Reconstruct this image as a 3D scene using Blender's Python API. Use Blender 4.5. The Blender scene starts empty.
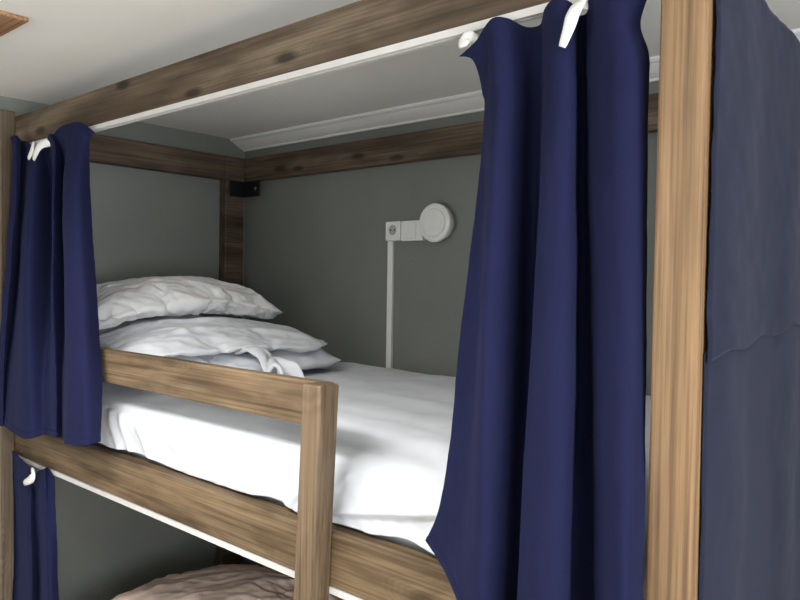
import bpy, bmesh, math, random
from mathutils import Vector, Matrix, noise
random.seed(11)
sc = bpy.context.scene
COL = sc.collection
ZO = 1.15            # height of the upper bunk's side rail above the floor

# ------------------------------------------------------------------ materials
def new_mat(name):
    m = bpy.data.materials.new(name); m.use_nodes = True
    nt = m.node_tree; nt.nodes.clear()
    out = nt.nodes.new('ShaderNodeOutputMaterial'); b = nt.nodes.new('ShaderNodeBsdfPrincipled')
    nt.links.new(b.outputs[0], out.inputs[0])
    return m, nt, b
def nd(nt, t, **kw):
    n = nt.nodes.new(t)
    for k, v in kw.items(): setattr(n, k, v)
    return n
def val(n, **kw):
    for k, v in kw.items(): n.inputs[k.replace('_', ' ')].default_value = v
def ramp(nt, fac, stops):
    r = nd(nt, 'ShaderNodeValToRGB'); e = r.color_ramp.elements
    while len(e) < len(stops): e.new(0.5)
    for i, (p, c) in enumerate(stops): e[i].position = p; e[i].color = (*c, 1)
    nt.links.new(fac, r.inputs[0]); return r.outputs[0]
def mixc(nt, fac, a, b, mode='MIX'):
    m = nd(nt, 'ShaderNodeMix', data_type='RGBA', blend_type=mode)
    for s, i in ((fac, 0), (a, 6), (b, 7)):
        if hasattr(s, 'is_output'): nt.links.new(s, m.inputs[i])
        else: m.inputs[i].default_value = s if i == 0 else (*s, 1)
    return m.outputs[2]
def bump(nt, b, h, strength=.3, dist=.002):
    n = nd(nt, 'ShaderNodeBump'); n.inputs['Strength'].default_value = strength; n.inputs['Distance'].default_value = dist
    nt.links.new(h, n.inputs['Height']); nt.links.new(n.outputs[0], b.inputs['Normal'])

def paint(name, c, rough=.85, var=.06, scale=6, bmp=.15, fine=220):
    m, nt, b = new_mat(name); tc = nd(nt, 'ShaderNodeTexCoord')
    n = nd(nt, 'ShaderNodeTexNoise'); val(n, Scale=scale, Detail=4.0); nt.links.new(tc.outputs['Object'], n.inputs['Vector'])
    lo = tuple(x*(1-var) for x in c); hi = tuple(min(1, x*(1+var)) for x in c)
    nt.links.new(ramp(nt, n.outputs[0], [(.3, lo), (.7, hi)]), b.inputs['Base Color'])
    f = nd(nt, 'ShaderNodeTexNoise'); val(f, Scale=fine, Detail=2.0); nt.links.new(tc.outputs['Object'], f.inputs['Vector'])
    bump(nt, b, f.outputs[0], bmp, .001); b.inputs['Roughness'].default_value = rough
    return m

def wood(name, axis, dark, mid, light, knots=.8, grain=1.0, seed=0.0, straight=False):
    """stained pine: grain runs along axis, rings, fine streaks, knots"""
    m, nt, b = new_mat(name); tc = nd(nt, 'ShaderNodeTexCoord'); L = nt.links.new
    def mapped(along, across, off):
        mp = nd(nt, 'ShaderNodeMapping'); s = [across]*3; s[axis] = along
        mp.inputs['Scale'].default_value = s; mp.inputs['Location'].default_value = (seed+off, seed*1.7+off, seed*.6)
        L(tc.outputs['Object'], mp.inputs['Vector']); return mp.outputs[0]
    # knots: some cells of a stretched cell pattern hold one
    vk = nd(nt, 'ShaderNodeTexVoronoi', feature='F1', voronoi_dimensions='2D'); val(vk, Scale=1.0, Randomness=.85)
    sx = nd(nt, 'ShaderNodeSeparateXYZ'); L(mapped(4.2, 13.0, 3.1), sx.inputs[0]); cx = nd(nt, 'ShaderNodeCombineXYZ')
    L(sx.outputs[axis], cx.inputs[0]); L(sx.outputs[1 if axis == 2 else 2], cx.inputs[1]); L(cx.outputs[0], vk.inputs['Vector'])
    wn = nd(nt, 'ShaderNodeTexWhiteNoise', noise_dimensions='3D'); L(vk.outputs['Position'], wn.inputs['Vector'])
    gt = nd(nt, 'ShaderNodeMath', operation='GREATER_THAN'); L(wn.outputs['Value'], gt.inputs[0]); gt.inputs[1].default_value = .50
    kr = nd(nt, 'ShaderNodeMapRange'); val(kr, From_Min=.05, From_Max=.42, To_Min=1.0, To_Max=0.0); L(vk.outputs['Distance'], kr.inputs['Value'])
    kd = nd(nt, 'ShaderNodeMath', operation='MULTIPLY'); L(kr.outputs[0], kd.inputs[0]); L(gt.outputs[0], kd.inputs[1])
    # broad bands
    bn = nd(nt, 'ShaderNodeTexNoise'); val(bn, Scale=1.0, Detail=3.0, Distortion=.4); L(mapped(1.6 if not straight else .5, 16, 1.0), bn.inputs['Vector'])
    # growth rings bending round the knots
    wv = nd(nt, 'ShaderNodeTexNoise'); val(wv, Scale=1.0, Detail=5.0, Roughness=.62, Distortion=.25 if straight else .9); L(mapped(1.1 if straight else 2.2, 90 if straight else 55, 5.0), wv.inputs['Vector'])
    ad = nd(nt, 'ShaderNodeMath', operation='MULTIPLY_ADD'); L(kd.outputs[0], ad.inputs[0]); ad.inputs[1].default_value = 2.5*knots; L(bn.outputs[0], ad.inputs[2])
    ml = nd(nt, 'ShaderNodeMath', operation='MULTIPLY'); L(ad.outputs[0], ml.inputs[0]); ml.inputs[1].default_value = 22 if not straight else 34
    sn = nd(nt, 'ShaderNodeMath', operation='SINE'); L(ml.outputs[0], sn.inputs[0])
    rg = nd(nt, 'ShaderNodeMapRange'); val(rg, From_Min=-1.0, From_Max=1.0, To_Min=0.0, To_Max=1.0); L(sn.outputs[0], rg.inputs['Value'])
    c1 = ramp(nt, bn.outputs[0], [(.30, dark), (.48, mid), (.66, light)])
    c2 = mixc(nt, rg.outputs[0], c1, tuple(x*.80 for x in dark)); 
    mx = nd(nt, 'ShaderNodeMix', data_type='RGBA'); mx.inputs[0].default_value = .22*grain if not straight else .34*grain; L(c1, mx.inputs[6]); L(c2, mx.inputs[7])
    st = ramp(nt, wv.outputs[0], [(.30, (.52, .47, .42)), (.52, (1, 1, 1)), (.75, (1.06, 1.05, 1.03))])
    c3 = mixc(nt, .75*grain, mx.outputs[2], st, 'MULTIPLY')
    kk = nd(nt, 'ShaderNodeMapRange'); val(kk, From_Min=.62, From_Max=.92, To_Min=0.0, To_Max=.92*min(1, knots)); L(kd.outputs[0], kk.inputs['Value'])
    c4 = mixc(nt, kk.outputs[0], c3, tuple(x*.42 for x in dark))
    pn = nd(nt, 'ShaderNodeTexNoise'); val(pn, Scale=1.0, Detail=4.0, Distortion=.6); L(mapped(5.0, 16.0, 8.0), pn.inputs['Vector'])
    c5 = mixc(nt, .8 if not straight else .3, c4, ramp(nt, pn.outputs[0], [(.34, (.64, .62, .60)), (.5, (1, 1, 1)), (.68, (1.30, 1.29, 1.27))]), 'MULTIPLY')
    fs = nd(nt, 'ShaderNodeTexNoise'); val(fs, Scale=1.0, Detail=3.0, Roughness=.6); L(mapped(2.5, 170, 12.0), fs.inputs['Vector'])
    L(mixc(nt, .85*grain, c5, ramp(nt, fs.outputs[0], [(.34, (.56, .53, .50)), (.50, (1, 1, 1)), (.66, (1.25, 1.25, 1.23))]), 'MULTIPLY'), b.inputs['Base Color']); b.inputs['Roughness'].default_value = .55
    b.inputs['Specular IOR Level'].default_value = .35
    bump(nt, b, wv.outputs[0], .25, .0012)
    return m

def fabric(name, c, sheen=.3, rough=.75, weave=900, tint=(.5, .55, .9), bmp=.12, spec=.12):
    m, nt, b = new_mat(name); tc = nd(nt, 'ShaderNodeTexCoord'); L = nt.links.new
    n = nd(nt, 'ShaderNodeTexNoise'); val(n, Scale=14.0, Detail=3.0); L(tc.outputs['Object'], n.inputs['Vector'])
    L(ramp(nt, n.outputs[0], [(.3, tuple(x*.94 for x in c)), (.7, tuple(min(1, x*1.05) for x in c))]), b.inputs['Base Color'])
    f = nd(nt, 'ShaderNodeTexNoise'); val(f, Scale=weave, Detail=1.0); L(tc.outputs['Object'], f.inputs['Vector']); bump(nt, b, f.outputs[0], bmp, .0006)
    b.inputs['Roughness'].default_value = rough; b.inputs['Specular IOR Level'].default_value = spec
    b.inputs['Sheen Weight'].default_value = sheen; b.inputs['Sheen Roughness'].default_value = .45; b.inputs['Sheen Tint'].default_value = (*tint, 1)
    return m

def plain(name, c, rough=.4, metal=0.0):
    m, nt, b = new_mat(name); tc = nd(nt, 'ShaderNodeTexCoord')
    n = nd(nt, 'ShaderNodeTexNoise'); val(n, Scale=30.0, Detail=2.0); nt.links.new(tc.outputs['Object'], n.inputs['Vector'])
    nt.links.new(ramp(nt, n.outputs[0], [(.3, tuple(x*.96 for x in c)), (.7, tuple(min(1, x*1.03) for x in c))]), b.inputs['Base Color'])
    b.inputs['Roughness'].default_value = rough; b.inputs['Metallic'].default_value = metal
    return m

BR = ((0.074, 0.051, 0.033), (0.124, 0.090, 0.060), (0.200, 0.154, 0.107))      # brown stain
TN = ((0.194, 0.114, 0.058), (0.256, 0.158, 0.082), (0.318, 0.205, 0.112))      # paler, straight-grained stain
WX = wood('stained_pine_lengthwise', 0, *BR, knots=1.0, grain=.75, seed=.7)
WXB = wood('stained_pine_lengthwise_back', 0, *BR, knots=1.0, seed=4.3)
WXG = wood('stained_pine_guard', 0, (0.136, 0.091, 0.053), (0.194, 0.134, 0.080), (0.263, 0.192, 0.118), knots=.5, seed=8.2)
WXR = wood('stained_pine_rail', 0, (0.106, 0.069, 0.039), (0.163, 0.111, 0.063), (0.238, 0.168, 0.098), knots=.7, seed=2.9)
WY = wood('stained_pine_crosswise', 1, (0.057, 0.039, 0.028), (0.098, 0.069, 0.048), (0.149, 0.109, 0.078), seed=2.2)
WZ = wood('stained_pine_upright', 2, (.105, .078, .050), (.150, .115, .078), (.205, .162, .115), knots=.25, seed=6.4, straight=True)
WZG = wood('stained_pine_guard_upright', 2, (0.124, 0.085, 0.050), (0.175, 0.121, 0.074), (0.237, 0.167, 0.106), knots=.25, seed=5.1, straight=True)
WZT = wood('tan_pine_upright', 2, *TN, knots=.0, seed=1.3, straight=True)
WALL = paint('grey_green_wall_paint', (.205, .216, .198), .6, .05, 5, .25, 160)
WHITEW = paint('white_wall_paint', (.80, .78, .74))
CEIL = paint('white_ceiling_paint', (.90, .89, .86), .9, .02, 3, .35, 130)
MOLD = paint('white_moulding_paint', (.88, .88, .86), .7, .02, 4, .05)
FLOORM = wood('floor_boards', 0, (.60, .52, .42), (.68, .60, .49), (.74, .66, .55), knots=.3, seed=9)
NAVY = fabric('navy_curtain_cloth', (.0108, .0130, .0460), .05, .85, 1100, (.35, .4, .9))
NAVY2 = fabric('navy_end_curtain_cloth', (.0135, .0165, .034), .22, .8, 1100, (.5, .52, .7))
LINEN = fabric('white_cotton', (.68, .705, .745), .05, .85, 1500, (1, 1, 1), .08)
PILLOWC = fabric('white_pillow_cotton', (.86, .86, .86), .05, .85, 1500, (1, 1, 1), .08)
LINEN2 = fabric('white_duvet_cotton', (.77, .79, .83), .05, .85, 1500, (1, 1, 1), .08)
PEACH = fabric('pinkish_cotton', (.93, .72, .60), .05, .85, 1500, (1, 1, 1), .08)
MATT = fabric('mattress_ticking', (.7, .7, .7), .05, .9)
PLAST = plain('white_plastic', (.88, .88, .86), .35)
PLASTD = plain('white_plastic_recess', (.45, .45, .43), .5)
TRACKM = plain('white_curtain_track_plastic', (.68, .67, .65), .35)
DIFF = plain('opal_diffuser', (.88, .88, .87), .3)
DIFFR = plain('opal_diffuser_ring', (.70, .70, .68), .4)
BLACK = plain('black_metal', (.012, .012, .013), .35, .3)
STEEL = plain('steel', (.6, .6, .58), .3, 1.0)
HOLE = plain('dark_hole', (.02, .02, .02), .6)
ORANGE = wood('orange_brown_board', 0, (.36, .20, .105), (.44, .25, .135), (.52, .31, .175), knots=.1, seed=3.7)
FRAMEW = plain('window_frame_white', (.8, .8, .78), .4)

# ------------------------------------------------------------------ mesh helpers (z measured from the upper side rail's underside)
def link(name, bm, mat, parent=None, smooth=False, bevel=0):
    bmesh.ops.recalc_face_normals(bm, faces=bm.faces)
    me = bpy.data.meshes.new(name); bm.to_mesh(me); bm.free()
    if mat: me.materials.append(mat)
    if smooth:
        for p in me.polygons: p.use_smooth = True
    o = bpy.data.objects.new(name, me); COL.objects.link(o)
    if parent: o.parent = parent
    if bevel:
        mo = o.modifiers.new('bevel', 'BEVEL'); mo.width = bevel; mo.segments = 2; mo.limit_method = 'ANGLE'
    return o
def add_box(bm, a, b):
    x0, y0, z0 = a; x1, y1, z1 = b
    v = [bm.verts.new(p) for p in ((x0,y0,z0),(x1,y0,z0),(x1,y1,z0),(x0,y1,z0),(x0,y0,z1),(x1,y0,z1),(x1,y1,z1),(x0,y1,z1))]
    for f in ((3,2,1,0),(4,5,6,7),(0,1,5,4),(1,2,6,5),(2,3,7,6),(3,0,4,7)): bm.faces.new([v[i] for i in f])
def box(name, a, b, mat, parent=None, bevel=.003):
    bm = bmesh.new(); add_box(bm, a, b); return link(name, bm, mat, parent, bevel=bevel)
def add_disc_stack(bm, c, rings, n=48, cap=True):
    """lathe about the y axis: rings = [(radius, y)]"""
    prev = None
    for r, y in rings:
        cur = [bm.verts.new((c[0]+r*math.cos(2*math.pi*i/n), y, c[2]+r*math.sin(2*math.pi*i/n))) for i in range(n)]
        if prev:
            for i in range(n): bm.faces.new((prev[i], prev[(i+1) % n], cur[(i+1) % n], cur[i]))
        elif cap: bm.faces.new(cur)
        prev = cur
    if cap: bm.faces.new(prev)
def extrude_profile(name, prof, x0, x1, mat, parent=None, smooth=False):
    bm = bmesh.new()
    A = [bm.verts.new((x0, y, z)) for y, z in prof]; B = [bm.verts.new((x1, y, z)) for y, z in prof]; n = len(prof)
    for i in range(n): bm.faces.new((A[i], A[(i+1) % n], B[(i+1) % n], B[i]))
    bm.faces.new(A); bm.faces.new(B); return link(name, bm, mat, parent, smooth)
def tube(bm, pts, radii, n=8, flat=1.0):
    prev = None
    for k, p in enumerate(pts):
        p = Vector(p); t = (Vector(pts[min(k+1, len(pts)-1)])-Vector(pts[max(k-1, 0)])).normalized()
        u = t.cross(Vector((0, 1, .13))).normalized(); w = t.cross(u); r = radii[k] if hasattr(radii, '__len__') else radii
        cur = [bm.verts.new(p+u*r*math.cos(2*math.pi*i/n)+w*r*flat*math.sin(2*math.pi*i/n)) for i in range(n)]
        if prev:
            for i in range(n): bm.faces.new((prev[i], prev[(i+1) % n], cur[(i+1) % n], cur[i]))
        else: bm.faces.new(cur)
        prev = cur
    bm.faces.new(prev)
def cr(P, t):
    """Catmull-Rom through the points P, t in 0..len-1"""
    n = len(P)-1; i = min(int(t), n-1); f = t-i
    p0, p1, p2, p3 = (Vector(P[max(i-1, 0)]), Vector(P[i]), Vector(P[i+1]), Vector(P[min(i+2, n)]))
    return .5*((2*p1)+(p2-p0)*f+(2*p0-5*p1+4*p2-p3)*f*f+(3*p1-p0-3*p2+p3)*f**3)
def thing(name, label, cat, group=None):
    o = bpy.data.objects.new(name, None); COL.objects.link(o); o.empty_display_size = .05
    return tag(o, label, cat, group)
def tag(o, label, cat, group=None):
    o['label'] = label; o['category'] = cat
    if group: o['group'] = group
    return o
def struct(o): o['kind'] = 'structure'; return o

# ------------------------------------------------------------------ the room
X0, X1, YB, YF, ZF, ZC = -.228, 3.55, .961, -2.70, -1.15, 1.145
struct(box('floor', (X0-.1, YF-.1, ZF-.1), (X1+.1, YB+.1, ZF), FLOORM, bevel=0))
struct(box('ceiling', (X0-.1, YF-.1, ZC), (X1+.1, YB+.1, ZC+.1), CEIL, bevel=0))
struct(box('wall_back', (X0-.1, YB, ZF), (X1+.1, YB+.1, ZC), WALL, bevel=0))
struct(box('wall_left', (X0-.1, YF, ZF), (X0, YB, ZC), WALL, bevel=0))
VY0, VY1, VZ0, VZ1 = -1.75, -.30, -.30, .90
bm = bmesh.new()
add_box(bm, (X1, YF, ZF), (X1+.1, VY0, ZC)); add_box(bm, (X1, VY1, ZF), (X1+.1, YB, ZC))
add_box(bm, (X1, VY0, ZF), (X1+.1, VY1, VZ0)); add_box(bm, (X1, VY0, VZ1), (X1+.1, VY1, ZC))
struct(link('wall_right', bm, WHITEW))
WX0, WX1, WZ0, WZ1 = .35, 2.25, -.25, .90
bm = bmesh.new()
add_box(bm, (X0-.1, YF-.1, ZF), (WX0, YF, ZC)); add_box(bm, (WX1, YF-.1, ZF), (X1+.1, YF, ZC))
add_box(bm, (WX0, YF-.1, ZF), (WX1, YF, WZ0)); add_box(bm, (WX0, YF-.1, WZ1), (WX1, YF, ZC))
struct(link('wall_front', bm, WHITEW))
win = bpy.data.objects.new('window_1', None); COL.objects.link(win); struct(win)
bm = bmesh.new(); t = .05; wm = (WX0+WX1)/2
add_box(bm, (WX0, YF-.08, WZ0), (WX0+t, YF-.02, WZ1)); add_box(bm, (WX1-t, YF-.08, WZ0), (WX1, YF-.02, WZ1))
add_box(bm, (WX0+t, YF-.08, WZ0), (WX1-t, YF-.02, WZ0+t)); add_box(bm, (WX0+t, YF-.08, WZ1-t), (WX1-t, YF-.02, WZ1)); add_box(bm, (wm-.03, YF-.08, WZ0+t), (wm+.03, YF-.02, WZ1-t))
link('window_frame', bm, FRAMEW, win)
gm, nt, b = new_mat('window_glass'); nt.nodes.remove(b); o_ = [n for n in nt.nodes][0]
tr = nd(nt, 'ShaderNodeBsdfTransparent'); gl = nd(nt, 'ShaderNodeBsdfGlossy'); gl.inputs['Roughness'].default_value = .02
mxs = nd(nt, 'ShaderNodeMixShader'); mxs.inputs[0].default_value = .06
nt.links.new(tr.outputs[0], mxs.inputs[1]); nt.links.new(gl.outputs[0], mxs.inputs[2]); nt.links.new(mxs.outputs[0], o_.inputs[0])
box('glass', (WX0+t, YF-.055, WZ0+t), (WX1-t, YF-.049, WZ1-t), gm, win, bevel=0)
win = bpy.data.objects.new('window_2', None); COL.objects.link(win); struct(win)
bm = bmesh.new(); vm = (VY0+VY1)/2
add_box(bm, (X1+.02, VY0, VZ0), (X1+.08, VY0+t, VZ1)); add_box(bm, (X1+.02, VY1-t, VZ0), (X1+.08, VY1, VZ1))
add_box(bm, (X1+.02, VY0+t, VZ0), (X1+.08, VY1-t, VZ0+t)); add_box(bm, (X1+.02, VY0+t, VZ1-t), (X1+.08, VY1-t, VZ1)); add_box(bm, (X1+.02, vm-.03, VZ0+t), (X1+.08, vm+.03, VZ1-t))
link('window_frame', bm, FRAMEW, win)
box('glass', (X1+.049, VY0+t, VZ0+t), (X1+.055, VY1-t, VZ1-t), gm, win, bevel=0)
# cove moulding along the back wall
struct(extrude_profile('trim_1', [(.961, 1.145), (.961, 1.103), (.950, 1.1025), (.947, 1.109), (.941, 1.1105), (.925, 1.117), (.908, 1.126), (.897, 1.1335), (.890, 1.1345), (.884, 1.139), (.883, 1.145)], X0, X1, MOLD))

# ------------------------------------------------------------------ bunk bed
bed = thing('bunk_bed', 'brown stained wooden bunk bed with plank rails against the grey green wall', 'bunk bed')
H = 0.095; TB = .969; TT = 1.064
def post(a, b, mat): return box('post', a, b, mat, bed, .004)
post((-.165, -.045, ZF), (-.115, 0, 1.079), WZ)
pr = post((1.942, -.045, ZF), (1.999, .006, 1.079), WZT); pr['label'] = 'paler tan straight-grained post'
post((-.2275, .833, ZF), (-.183, .925, 1.064), WY)
post((1.949, .833, ZF), (1.999, .925, 1.064), WZ)
box('top_beam', (-.150, 0, TB), (1.9415, .045, TT), WX, bed)
box('back_beam', (-.2275, .9255, TB), (1.999, .9605, TT), WXB, bed)
box('head_beam', (-.2275, .0455, TB), (-.185, .8325, TT), WY, bed)
bm = bmesh.new(); tube(bm, [(1.9985, .008, .966), (1.9985, .45, .926), (1.9985, .831, .900)], .001); link('curtain_wire', bm, STEEL, bed)
rail = box('side_rail', (-.160, 0, 0), (1.9415, .045, .101), WXR, bed, .004)
bm = bmesh.new()
for x, z in ((-.070, .084), (-.068, .044), (-.066, .019)):
    b2 = bmesh.new(); add_disc_stack(b2, (x, 0, z), [(.0032, .001), (.0032, -.0012), (.002, -.0016)], 12)
    link('screw', b2, STEEL, rail)
bm.free()
box('side_rail', (-.2275, .9255, 0), (1.999, .9605, .101), WXB, bed)
box('head_rail', (-.2275, .0455, 0), (-.185, .8325, .101), WY, bed)
box('foot_rail', (1.955, .0455, 0), (1.999, .8325, .101), WY, bed)
box('base_board', (-.184, .046, .012), (1.954, .925, .030), WX, bed, .001)
gp = box('guard_post', (1.301, -.049, -.30), (1.349, -.001, .380), WZG, bed, .004)
for v in gp.data.vertices: v.co.x += .048*(v.co.z-.380)          # it stands slightly out of plumb
box('guard_rail', (-.114, .0005, .2895), (1.306, .027, .376), WXG, bed, .003)
# lower bunk
box('side_rail', (-.160, 0, -.90), (1.9415, .045, -.80), WXR, bed, .004)
box('side_rail', (-.2275, .9255, -.90), (1.999, .9605, -.80), WXB, bed)
box('base_board', (-.184, .046, -.888), (1.954, .925, -.870), WX, bed, .001)
# curtain tracks screwed under the front edges
for nm, zt, xa, xb in (('curtain_track', TB, -.112, 1.945), ('curtain_track', 0, -.112, 1.945)):
    prof = [(-.002, zt), (-.002, zt-.012), (.004, zt-.012), (.004, zt-.009), (.009, zt-.009), (.009, zt-.012), (.016, zt-.012), (.016, zt)]
    tk = extrude_profile(nm, prof, xa, xb, TRACKM, bed); tk['label'] = 'white plastic curtain track'
# black corner bracket
br = bmesh.new()
add_box(br, (-.183, .850, .903), (-.178, .9215, .967)); add_box(br, (-.178, .9165, .903), (-.074, .9215, .967))
bk = link('corner_bracket', br, BLACK, bed, bevel=.002); bk['label'] = 'black metal corner bracket'
for x in (-.15, -.098):
    b2 = bmesh.new(); add_disc_stack(b2, (x, 0, .935), [(.007, .917), (.007, .9155), (.004, .914)], 14)
    link('screw', b2, STEEL if x > -.12 else BLACK, bk)

# ------------------------------------------------------------------ mattresses and bedding
def sstep(a, b, x):
    t = min(1, max(0, (x-a)/(b-a))); return t*t*(3-2*t)
def fnoise(x, y, z, s): return noise.noise(Vector((x*s, y*s, z*s)))
def rounded_slab(name, a, b, r, mat):
    bm = bmesh.new(); add_box(bm, a, b); bmesh.ops.bevel(bm, geom=bm.edges[:], offset=r, segments=4, affect='EDGES', profile=.5)
    return link(name, bm, mat, None, True)
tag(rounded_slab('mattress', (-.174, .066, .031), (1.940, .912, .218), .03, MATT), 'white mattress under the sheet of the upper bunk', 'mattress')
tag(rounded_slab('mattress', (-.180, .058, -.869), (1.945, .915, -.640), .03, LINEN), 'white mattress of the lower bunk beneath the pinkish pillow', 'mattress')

def sheet():
    bm = bmesh.new(); nx = 330; rows = []
    path = [(.9225, .12), (.9225, .20), (.9195, .238), (.905, .258), (.88, .268), (.80, .272), (.65, .272), (.50, .272), (.36, .272), (.25, .270), (.17, .264), (.11, .252), (.075, .240), (.050, .224), (.036, .203), (.029, .178), (.026, .150), (.0245, .125), (.0245, .106)]
    pts = []; M = 96
    for k in range(M+1): 
        q = cr([(y, z, 0) for y, z in path], (len(path)-1)*k/M); pts.append((q[0], q[1]))
    xs = [-.1765+(1.9480+.1765)*i/nx for i in range(nx+1)]
    grid = []
    for x in xs:
        row = []
        hem = .1085 + .011*max(0, math.sin(x*13+1.2*math.sin(x*5)))**2 + .005*fnoise(x, 3, 1, 9)
        if x < .35: hem += .012*(.35-x)
        for k, (y, z) in enumerate(pts):
            top = sstep(.20, .262, z); fr = 1-sstep(.05, .12, y)
            py, pz = y, z
            if y < .06 and z < .21:
                f = (z-.106)/(.21-.106); pz = hem+f*(.21-hem)
                # lifted fold to the right of the guard post
                if x > 1.22:
                    zc = .123+(x-1.302)*.20; fade = sstep(1.22, 1.31, x)
                    py += fade*(.007*(1-sstep(zc-.006, zc+.002, pz)) - .005*math.exp(-((pz-zc-.006)/.006)**2) - .008*(1-sstep(zc-.055, zc-.015, pz)))
                # pulled creases on the front face
                for (xa, za, sl, am, wd) in ((1.20, .13, 1.1, .007, .010), (1.235, .13, .95, .008, .009), (1.265, .14, .85, .006, .008), (.46, .17, -1.3, .006, .012), (.53, .15, -1.2, .005, .010), (.62, .15, -1.0, .004, .012)):
                    d = (pz-za)-sl*(x-xa); d /= math.hypot(1, sl)
                    py -= 1.6*am*math.exp(-(d/wd)**2)*math.exp(-((x-xa)/.07)**2)
                py += .006*fnoise(x*1.0, pz*2.5, 7, 7)+.003*fnoise(x*1.4+pz*2, pz, 2, 20)
                py = max(.0165, py)
                if pz < .12: py = min(py, .036)
            # soft undulation on the top
            w = -.009*(1-sstep(.55, .72, x))+.006*fnoise(x*.7, y*2.2, 1, 4)+.0035*fnoise(x*.55+y*.4, y*1.9, 4, 12)+.0016*fnoise(x*.5+y*.3, y*1.6, 9, 30)
            w += .020*sstep(.8, 1.6, x)*sstep(.45, .9, y)
            w += .0045*math.sin(y*46+3*fnoise(x, y, 2, 3))*max(0, fnoise(x*.8, y*.9, 11, 3.5)+.2)
            e = .024*math.exp(-((x-.52)/.24)**2-((y-.90)/.09)**2)
            pz += top*(w+e)*(sstep(.0, .06, .9-y*.98) if y > .84 else 1)
            row.append(bm.verts.new((x, py, pz)))
        grid.append(row)
    for i in range(nx):
        for k in range(M): bm.faces.new((grid[i][k], grid[i+1][k], grid[i+1][k+1], grid[i][k+1]))
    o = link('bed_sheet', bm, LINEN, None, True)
    s = o.modifiers.new('thick', 'SOLIDIFY'); s.thickness = .002; s.offset = -1
    return tag(o, 'white bed sheet over the mattress of the upper bunk behind the guard rail', 'bed sheet')
sheet()

# cloth bags inflated and dropped on the bed one after another: the folds of the duvet, then the pillow
def bag_mesh(name, nx, ny, lx, ly, loc, rot, thick=.012, pw=4):
    vs = []; fs = []; idx = {}; rnd = random.Random(3)
    for s in (1, -1):
        for j in range(ny+1):
            for i in range(nx+1):
                if s < 0 and (i in (0, nx) or j in (0, ny)): idx[s, i, j] = idx[1, i, j]; continue
                u = i/nx*2-1; q = j/ny*2-1; idx[s, i, j] = len(vs)
                vs.append((u*lx/2*(1-.07*q**4), q*ly/2*(1-.07*u**4), s*thick*(1-u**pw)*(1-q**pw)+rnd.uniform(-.0015, .0015)))
    for s in (1, -1):
        for j in range(ny):
            for i in range(nx):
                q = [idx[s, i, j], idx[s, i+1, j], idx[s, i+1, j+1], idx[s, i, j+1]]
                fs.append(q if s > 0 else q[::-1])
    me = bpy.data.meshes.new(name); me.from_pydata(vs, [], fs); me.update()
    o = bpy.data.objects.new(name, me); COL.objects.link(o); o.location = loc; o.rotation_euler = rot
    return o
def collider(o, th):
    o.modifiers.new('collision', 'COLLISION'); o.collision.thickness_outer = th; o.collision.thickness_inner = .02; o.collision.cloth_friction = 15
def drop(name, nx, ny, lx, ly, loc, rot, press, shrink, thick=.012, bend=.12, pw=4, frames=36):
    o = bag_mesh(name, nx, ny, lx, ly, loc, rot, thick, pw)
    m = o.modifiers.new('cloth', 'CLOTH'); s = m.settings
    s.quality = 7; s.mass = .02; s.tension_stiffness = s.compression_stiffness = 12; s.shear_stiffness = 6; s.bending_stiffness = bend
    s.tension_damping = s.compression_damping = s.shear_damping = 8; s.air_damping = 2.5
    s.use_pressure = True; s.uniform_pressure_force = press; s.shrink_min = s.shrink_max = shrink
    c = m.collision_settings; c.distance_min = .005; c.collision_quality = 4; c.friction = 15
    sc.frame_start = 1; sc.frame_end = frames; m.point_cache.frame_end = frames
    for f in range(1, frames+1): sc.frame_set(f)
    dg = bpy.context.evaluated_depsgraph_get()
    me = bpy.data.meshes.new_from_object(o.evaluated_get(dg)); me.transform(o.matrix_world)
    bpy.data.objects.remove(o); me.name = name
    r = bpy.data.objects.new(name, me); COL.objects.link(r); collider(r, .004); sc.frame_set(1)
    zs = sorted(v.co.z for v in me.vertices)
    print('cloth', name, [round(f(v.co[a] for v in me.vertices), 3) for a in range(3) for f in (min, max)])
    return r, zs[int(len(zs)*.97)]
def crumple(me, seed, amp, specs):
    """press sharp-crested creases into a cloth surface, along its normals"""
    bm = bmesh.new(); bm.from_mesh(me)
    bmesh.ops.subdivide_edges(bm, edges=bm.edges[:], cuts=1, use_grid_fill=True, smooth=.6)
    bm.normal_update(); off = {}
    for v in bm.verts:
        p = v.co; h = 0
        for k, (sx, sy, sz, rot, am) in enumerate(specs):
            c, s = math.cos(rot), math.sin(rot); x = p.x*c-p.y*s; y = p.x*s+p.y*c
            q = Vector((x*sx+seed, y*sy+k*7.3, p.z*sz)); q += .55*Vector((noise.noise(q*.7), noise.noise(q*.7+Vector((9, 2, 4))), 0))
            r = 1-abs(noise.noise(q))*2.6; h += am*(max(0, r)**2-.25)
        m_ = .25+1.1*max(0, .5+noise.noise(Vector((p.x*4, p.y*4, p.z*4+seed)))*1.3)
        off[v] = v.normal*(amp*h*min(1.5, m_))
    for v, d in off.items(): v.co += d
    bm.to_mesh(me); bm.free()
def soft(r, name, mat, parent=None, xf=None, crease=None):
    r.modifiers.clear(); r.name = name; me = r.data; me.name = name; me.materials.clear(); me.materials.append(mat)
    if crease: crumple(me, *crease)
    for p in me.polygons: p.use_smooth = True
    if xf: me.transform(xf)
    if parent: r.parent = parent
    s = r.modifiers.new('sub', 'SUBSURF'); s.levels = s.render_levels = 1
    return r
walls_ = []
for a_, b_ in (((-1, -.5, 0), (3, 1.5, .270)), ((-.6, -.5, 0), (-.226, 1.5, 1)), ((-1, .953, 0), (3, 1.4, 1)), ((-1, -.4, 0), (3, .035, .9))):
    o = box('bed_space', a_, b_, None, bevel=0); o.modifiers.clear(); collider(o, .006); walls_.append(o)
RD = math.radians
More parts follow.
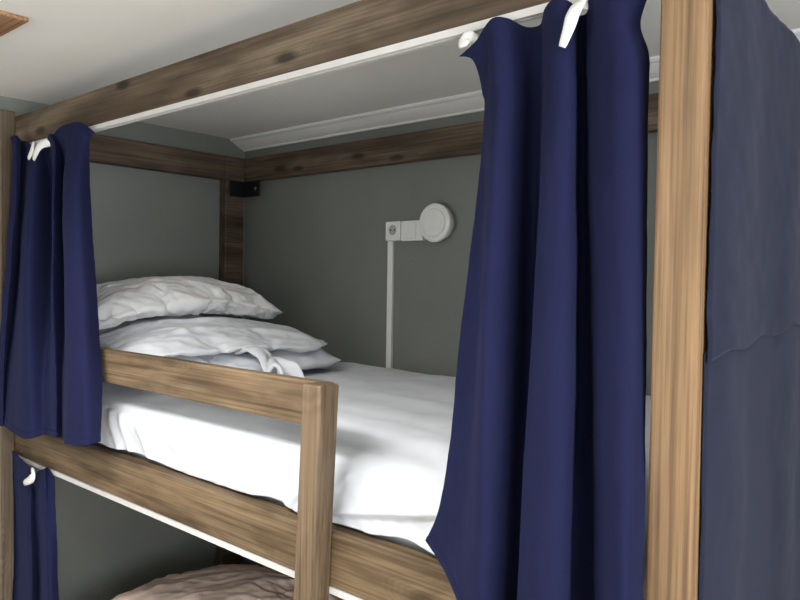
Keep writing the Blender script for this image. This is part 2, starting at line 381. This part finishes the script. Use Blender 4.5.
rb, zb = drop('duvet_fold_low', 40, 34, .76, .70, (.185, .44, .318), (0, 0, RD(-5)), .66, -.06, .041, .12, 10)
ra, za = drop('duvet_fold_top', 40, 34, .74, .66, (.175, .44, zb+.035), (RD(3), 0, RD(-8)), .54, -.05, .026, .12, 10)
rp, zp = drop('head_pillow', 36, 48, .50, .72, (.055, .43, za+.045), (RD(3), 0, RD(-3)), 2.2, -.07, .028, .15, 6)
for o in walls_: bpy.data.objects.remove(o)
PC = (2.7, .0085, [(10, 3.0, 9, .5, 1.0), (21, 6, 18, .30, .55), (38, 15, 34, .8, .22)])
DC = (6.1, .008, [(7, 4, 9, .2, 1.0), (17, 7, 20, .5, .6), (34, 15, 40, .2, .25)])
DC2 = (11.4, .0080, [(8, 3, 8, .3, 1.0), (17, 7, 18, .5, .6), (34, 15, 40, .3, .25)])
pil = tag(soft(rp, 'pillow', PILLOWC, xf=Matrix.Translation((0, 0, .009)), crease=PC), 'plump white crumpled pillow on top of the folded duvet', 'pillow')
duv = thing('folded_duvet', 'white duvet folded in layers under the pillow at the head of the bed', 'duvet')
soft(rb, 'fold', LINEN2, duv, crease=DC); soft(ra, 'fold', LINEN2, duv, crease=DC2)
# the loose corner of the duvet cover lying in a loop on the sheet
def loose_corner():
    bm = bmesh.new(); nu, nv = 40, 18; g = []
    ctl = [(.50, .38, .345), (.57, .37, .350), (.615, .365, .340), (.64, .36, .312), (.655, .36, .306), (.68, .365, .330), (.71, .37, .322), (.725, .375, .292), (.73, .38, .282)]
    for i in range(nu+1):
        u = i/nu; p = cr(ctl, (len(ctl)-1)*u); row = []
        for j in range(nv+1):
            w = j/nv; q = Vector((p.x+.03*math.sin(w*5+u*3), p.y+.085*w*(1-.25*u), p.z))
            q.z += .020*math.sin(w*math.pi)*(1-u)+.010*fnoise(q.x, q.y, 3, 22)*(1-.5*u)+.006*math.sin(q.y*75+q.x*30)*(1-.4*u)
            q.z = max(q.z, .279+.002*u); row.append(bm.verts.new(q))
        g.append(row)
    for i in range(nu):
        for j in range(nv): bm.faces.new((g[i][j], g[i+1][j], g[i+1][j+1], g[i][j+1]))
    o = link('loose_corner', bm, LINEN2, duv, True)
    s = o.modifiers.new('thick', 'SOLIDIFY'); s.thickness = .012; s.offset = 0
    o.modifiers.new('sub', 'SUBSURF').render_levels = 1
loose_corner()
# lower bunk bedding
S = Matrix.Translation((.285, .48, -.632)) @ Matrix.Rotation(math.radians(8), 4, 'Z') @ Matrix.Diagonal((1.38, 1.04, 1.06, 1))
lp = bpy.data.objects.new('pillow', rp.data.copy()); COL.objects.link(lp)
tag(soft(lp, 'pillow', PEACH, None, S @ Matrix.Translation((-.06, -.43, -min(v.co.z for v in rp.data.vertices)))), 'pinkish crumpled pillow in the dark lower bunk', 'pillow')

# ------------------------------------------------------------------ curtains
def curtain(name, levels, mat, nu=130, nv=90, seed=0, thick=.0016, parent=None, wr=.0025, hem=0):
    """levels: list of (z offset list or z, [(x, y)...]); first is the heading, last the hem"""
    cols = len(levels[0][1]); bm = bmesh.new(); grid = []
    for i in range(nu+1):
        t = (cols-1)*i/nu; col = []
        for z, pts in levels:
            zz = z if hasattr(z, '__len__') else [z]*cols
            col.append(cr([(p[0], p[1], zz[k]) for k, p in enumerate(pts)], t))
        line = []
        for j in range(nv+1):
            q = cr(col, (len(col)-1)*j/nv); v = j/nv
            q.y += wr*fnoise(q.x*2.2, seed, q.z*.8, 9)+wr*.5*fnoise(q.x*3, seed+4, q.z*1.6, 22)
            q.x += wr*.6*fnoise(q.x*2, seed+8, q.z, 8)
            line.append(bm.verts.new(q))
        grid.append(line)
    for i in range(nu):
        for j in range(nv): bm.faces.new((grid[i][j], grid[i+1][j], grid[i+1][j+1], grid[i][j+1]))
    o = link(name, bm, mat, parent, True)
    s = o.modifiers.new('thick', 'SOLIDIFY'); s.thickness = thick; s.offset = 0
    if hem:
        # hem band: a slightly thicker strip along the bottom edge
        b2 = bmesh.new(); g2 = []
        for i in range(nu+1):
            a = [grid_pt for grid_pt in (o.data.vertices[i*(nv+1)+j].co.copy() for j in range(nv-hem, nv+1))]
            g2.append([b2.verts.new(p) for p in a])
        for i in range(nu):
            for j in range(hem): b2.faces.new((g2[i][j], g2[i+1][j], g2[i+1][j+1], g2[i][j+1]))
        h = link('hem', b2, mat, o, True); s = h.modifiers.new('thick', 'SOLIDIFY'); s.thickness = thick*2.6; s.offset = 0
    return o
# right curtain of the upper bunk, gathered against the tan post
RZ = [.918, .935, .955, .955, .948, .948, .954, .956, .950, .948, .948, .954, .956, .950, .954]
rt = [(1.615, -.014), (1.650, -.016), (1.684, -.030), (1.705, -.018), (1.718, .012), (1.741, .018), (1.769, -.020), (1.795, -.038), (1.811, -.025), (1.800, .015), (1.813, .018), (1.835, -.015), (1.873, -.032), (1.905, -.030), (1.926, -.020)]
r9 = [(1.640, -.010), (1.668, -.018), (1.695, -.036), (1.714, -.024), (1.720, .014), (1.741, .020), (1.774, -.026), (1.801, -.042), (1.816, -.030), (1.800, .016), (1.813, .020), (1.837, -.018), (1.876, -.036), (1.892, -.032), (1.903, -.012)]
r86 = [(1.654, -.004), (1.672, -.016), (1.702, -.042), (1.720, -.028), (1.721, .018), (1.740, .022), (1.778, -.030), (1.805, -.046), (1.820, -.032), (1.801, .018), (1.813, .022), (1.839, -.020), (1.882, -.042), (1.906, -.036), (1.914, -.008)]
r8 = [(1.656, .0), (1.671, -.015), (1.707, -.045), (1.725, -.030), (1.721, .020), (1.740, .025), (1.781, -.035), (1.808, -.050), (1.824, -.035), (1.801, .020), (1.814, .025), (1.841, -.020), (1.887, -.045), (1.913, -.035), (1.914, -.005)]
r5 = [(1.624, -.005), (1.660, -.012), (1.712, -.072), (1.734, -.050), (1.724, .015), (1.742, .018), (1.778, -.050), (1.822, -.075), (1.841, -.055), (1.811, .015), (1.830, .018), (1.860, -.030), (1.906, -.060), (1.927, -.050), (1.921, -.010)]
r2 = [(1.614, -.030), (1.666, -.050), (1.730, -.100), (1.750, -.080), (1.744, -.030), (1.755, -.020), (1.785, -.080), (1.834, -.110), (1.859, -.090), (1.829, -.020), (1.859, -.020), (1.884, -.060), (1.929, -.095), (1.942, -.085), (1.941, -.050)]
r1 = [(1.572, -.020), (1.630, -.040), (1.723, -.100), (1.746, -.085), (1.737, -.030), (1.748, -.020), (1.782, -.085), (1.839, -.120), (1.865, -.100), (1.832, -.025), (1.865, -.020), (1.888, -.060), (1.936, -.100), (1.944, -.088), (1.942, -.052)]
hemz = [.152, .120, .075, .072, .085, .085, .070, .065, .068, .106, .106, .070, .065, .066, .070]
cR = curtain('curtain', [(RZ, rt), (.908, r9), (.862, r86), (.80, r8), (.50, r5), (.25, r2), (hemz, r1)], NAVY, 210, 110, 1, hem=3)
tag(cR, 'long navy blue curtain gathered beside the tan post at the front of the bed', 'curtain')
# left curtain of the upper bunk
LZ = [.980, .982, .976, .965, .935, .966, .968, .974, .972, .945]
lt = [(-.019, -.050), (.010, -.046), (-.036, -.013), (.030, -.026), (.088, -.006), (.185, -.026), (.196, -.018), (.300, -.040), (.395, -.036), (.428, -.012)]
l9 = [(-.011, -.050), (.018, -.046), (-.076, .004), (.075, -.024), (.088, .012), (.205, -.020), (.190, .010), (.312, -.026), (.376, -.024), (.386, -.004)]
l8 = [(-.022, -.050), (.011, -.046), (-.098, .010), (.105, -.044), (.092, .028), (.232, -.034), (.190, .024), (.318, -.044), (.385, -.036), (.372, .004)]
l5 = [(-.065, -.055), (-.027, -.052), (-.105, -.002), (.124, -.066), (.118, .014), (.258, -.048), (.222, .012), (.382, -.066), (.455, -.056), (.442, -.010)]
l3 = [(-.085, -.060), (-.050, -.058), (-.095, -.030), (.155, -.078), (.180, -.030), (.300, -.058), (.280, -.028), (.415, -.075), (.495, -.068), (.490, -.020)]
l1 = [(-.075, -.062), (-.050, -.060), (-.080, -.050), (.188, -.090), (.229, -.050), (.327, -.066), (.300, -.036), (.442, -.088), (.530, -.082), (.538, -.045)]
lz = [.108, .108, .108, .112, .124, .132, .128, .138, .146, .152]
cL = curtain('curtain', [(LZ, lt), (.925, l9), (.80, l8), (.50, l5), (.30, l3), (lz, l1)], NAVY, 190, 100, 5, hem=3)
tag(cL, 'short navy blue curtain bunched at the head of the upper bunk over the guard rail', 'curtain')
# curtain of the lower bunk
q0 = [(-.104, -.012), (-.092, -.012), (.040, -.022), (.036, -.010), (.138, -.020), (.140, -.006), (.185, -.006)]
q1 = [(-.104, -.008), (-.092, .000), (.086, -.035), (.060, .000), (.184, -.030), (.215, -.030), (.206, -.006)]
q2 = [(-.103, -.026), (-.085, -.014), (.151, -.060), (.094, -.018), (.254, -.050), (.311, -.050), (.318, -.020)]
cQ = curtain('curtain', [([.012, .015, -.006, -.03, .003, .005, -.015], q0), (-.30, q1), (-.85, q2)], NAVY, 110, 60, 9, hem=2)
tag(cQ, 'dark navy curtain hanging at the head of the lower bunk', 'curtain')
# cloth hung across the foot end of the bed
def end_cloth():
    bm = bmesh.new(); ny, nz = 70, 120
    def topz(y): return .979-.088*max(0, y)+.006*abs(math.sin(y*14+.3))
    for (za, zb, dx, sgn) in ((None, .485, .0, 1), (.490, -1.08, -.0025, 0)):
        g = []
        for i in range(ny+1):
            y0_ = -.030+.97*i/ny; row = []
            y = y0_; seam = .482+.065*y+.004*math.sin(y*40)
            for j in range(nz+1):
                v = j/nz; y = y0_ if sgn else y0_+.024*v*(1-i/ny)
                if sgn: z = topz(y)*(1-v)+seam*v
                else: z = (seam+.012)*(1-v)+zb*v
                x = 2.0050+dx+.006*math.sin(y*21+z*.6)*(.4+.6*(1-z)/1.4)+.003*fnoise(0, y*1.2, z*.8, 9)+.0015*fnoise(1, y*3, z*1.5, 18)
                if sgn: x += .002*sstep(.85, 1, v)
                row.append(bm.verts.new((max(x, 2.0015), y, z)))
            g.append(row)
        for i in range(ny):
            for j in range(nz): bm.faces.new((g[i][j], g[i+1][j], g[i+1][j+1], g[i][j+1]))
    o = link('curtain', bm, NAVY2, None, True); s = o.modifiers.new('thick', 'SOLIDIFY'); s.thickness = .0014; s.offset = 0
    return tag(o, 'greyish navy cloth hung across the foot end of the bed right of the tan post', 'curtain')
end_cloth()
# white plastic curtain hooks
def hook(parent, pts, r, lab=None):
    bm = bmesh.new(); P_ = [cr(pts, (len(pts)-1)*k/14) for k in range(15)]
    tube(bm, P_, [r*(.6+.6*math.sin(math.pi*min(1, k/14*.9+.1))) for k in range(15)], 10, .35)
    o = link('hook', bm, PLAST, parent, True); return o
hook(cL, [(.050, .004, .944), (.074, -.012, .945), (.100, -.034, .945), (.104, -.040, .925), (.086, -.042, .906)], .010)
hook(cL, [(.168, .002, .946), (.160, -.020, .947), (.148, -.036, .936), (.135, -.042, .915), (.122, -.042, .900)], .011)
hook(cR, [(1.826, .002, .949), (1.829, -.030, .945), (1.829, -.050, .925), (1.826, -.056, .905), (1.816, -.055, .882)], .009)
hook(cR, [(1.638, .006, .941), (1.631, .003, .941), (1.622, -.004, .943), (1.622, -.012, .932)], .013)
hook(cQ, [(.030, .002, -.030), (.075, -.022, -.016), (.105, -.034, -.014), (.100, -.038, -.030), (.056, -.040, -.050)], .013)


# ------------------------------------------------------------------ fittings on the back wall
YW = YB
lamp = thing('wall_lamp', 'round white disc lamp on the grey wall beside the light switch', 'wall lamp')
bm = bmesh.new(); add_disc_stack(bm, (.829, 0, .759), [(.054, YW), (.057, YW-.010), (.0625, YW-.026), (.0635, YW-.037), (.0615, YW-.041), (.050, YW-.0415)], 64)
link('housing', bm, PLAST, lamp, True)
bm = bmesh.new(); add_disc_stack(bm, (.829, 0, .759), [(.0455, YW-.0412), (.0455, YW-.0432), (.043, YW-.0442), (.02, YW-.0450)], 64); link('diffuser', bm, DIFF, lamp, True)
bm = bmesh.new()
add_disc_stack(bm, (.829, 0, .759), [(.0475, YW-.041), (.0475, YW-.0424), (.0455, YW-.0424)], 64); link('ring', bm, DIFFR, lamp)
sock = thing('wall_socket', 'small square white power socket at the top of the white cable conduit', 'power socket')
box('backbox', (.602, YW-.024, .706), (.668, YW, .772), PLAST, sock, .003)
bm = bmesh.new(); add_disc_stack(bm, (.636, 0, .742), [(.0215, YW-.0245), (.0215, YW-.0265), (.0185, YW-.0265), (.0175, YW-.0245)], 32, False); link('rim', bm, PLAST, sock)
bm = bmesh.new(); add_disc_stack(bm, (.636, 0, .742), [(.0180, YW-.0238), (.0180, YW-.0246)], 32); link('recess', bm, PLASTD, sock)
for dx in (-.0085, .0085):
    bm = bmesh.new(); add_disc_stack(bm, (.636+dx, 0, .742), [(.0032, YW-.0244), (.0032, YW-.0252)], 10); link('pin_hole', bm, HOLE, sock)
for dz in (-.016, .016): box('earth_clip', (.6335, YW-.0262, .742+dz-.0025), (.6385, YW-.0244, .742+dz+.0025), STEEL, sock, .0004)
sw = thing('light_switch', 'white rocker light switch between the power socket and the round lamp', 'light switch')
box('frame', (.670, YW-.020, .704), (.764, YW, .772), PLAST, sw, .003)
box('rocker', (.688, YW-.0245, .711), (.738, YW-.0195, .764), PLAST, sw, .0025)
tag(box('cable_conduit', (.603, YW-.013, .12), (.626, YW, .7055), PLAST, None, .002), 'thin white vertical cable conduit running down the grey wall to the mattress', 'cable conduit')
# board under the ceiling
tag(box('ceiling_board', (.02, -.86, 1.135), (.585, -.240, ZC), ORANGE, None, .002), 'orange brown wooden board under the white ceiling at the upper left', 'board')

# ------------------------------------------------------------------ origins at each thing's base, floor to z = 0
def tree(o):
    r = [o]
    for c in o.children: r += tree(c)
    return r
for root in [o for o in sc.objects if o.parent is None and o.type in ('MESH', 'EMPTY')]:
    ms = [o for o in tree(root) if o.type == 'MESH']
    P = [v.co for o in ms for v in o.data.vertices]
    c = Vector(((min(p.x for p in P)+max(p.x for p in P))/2, (min(p.y for p in P)+max(p.y for p in P))/2, min(p.z for p in P)))
    if root.name.startswith(('bunk_bed', 'mattress', 'wall', 'floor', 'ceiling', 'trim')) and root.name not in ('wall_lamp', 'wall_socket'): c = Vector((0, 0, c.z))
    for o in ms: o.data.transform(Matrix.Translation(-c))
    root.location = c+Vector((0, 0, ZO))

# ------------------------------------------------------------------ daylight
w = bpy.data.worlds.new('sky'); sc.world = w; w.use_nodes = True
bg = w.node_tree.nodes['Background']; sky = w.node_tree.nodes.new('ShaderNodeTexSky'); sky.sky_type = 'HOSEK_WILKIE'; sky.sun_direction = (.2, .6, .7)
w.node_tree.links.new(sky.outputs[0], bg.inputs[0]); bg.inputs[1].default_value = .6

def area(name, loc, rot, sx, sy, power, color, spread=180):
    l = bpy.data.lights.new(name, 'AREA'); l.shape = 'RECTANGLE'; l.size = sx; l.size_y = sy; l.energy = power; l.color = color; l.spread = math.radians(spread)
    o = bpy.data.objects.new(name, l); COL.objects.link(o); o.location = loc; o.rotation_euler = rot
area('window_daylight', ((WX0+WX1)/2, YF-.12, (WZ0+WZ1)/2+ZO), (math.radians(97), 0, 0), WX1-WX0-.1, WZ1-WZ0-.1, 15, (.95, .975, 1.0))
area('side_window_daylight', (X1+.12, (VY0+VY1)/2, (VZ0+VZ1)/2+ZO), (math.radians(97), 0, math.radians(90)), VY1-VY0-.1, VZ1-VZ0-.1, 46, (.95, .975, 1.0))
area('ceiling_lamp', (1.02, -.74, ZC-.02+ZO), (0, 0, 0), 1.0, .25, 12, (1.0, .985, .96), 142)


# ------------------------------------------------------------------ camera
cam = bpy.data.cameras.new('camera'); co = bpy.data.objects.new('camera', cam); COL.objects.link(co)
cam.sensor_width = 36; cam.lens = 723.98/800*36; cam.clip_start = .02
R, U, F = Vector((.75365621, .6570775, .01585827)), Vector((-.02964708, .0098819, .99951158)), Vector((-.65659986, .75375826, -.02692798))
m = Matrix((R, U, -F)).transposed().to_4x4(); m.translation = Vector((2.29394, -.92231, .56963+ZO)); co.matrix_world = m
sc.camera = co
vs = sc.view_settings; vs.view_transform = 'Standard'; vs.look = 'None'; vs.gamma = 1; vs.use_curve_mapping = False; vs.exposure = 0.72
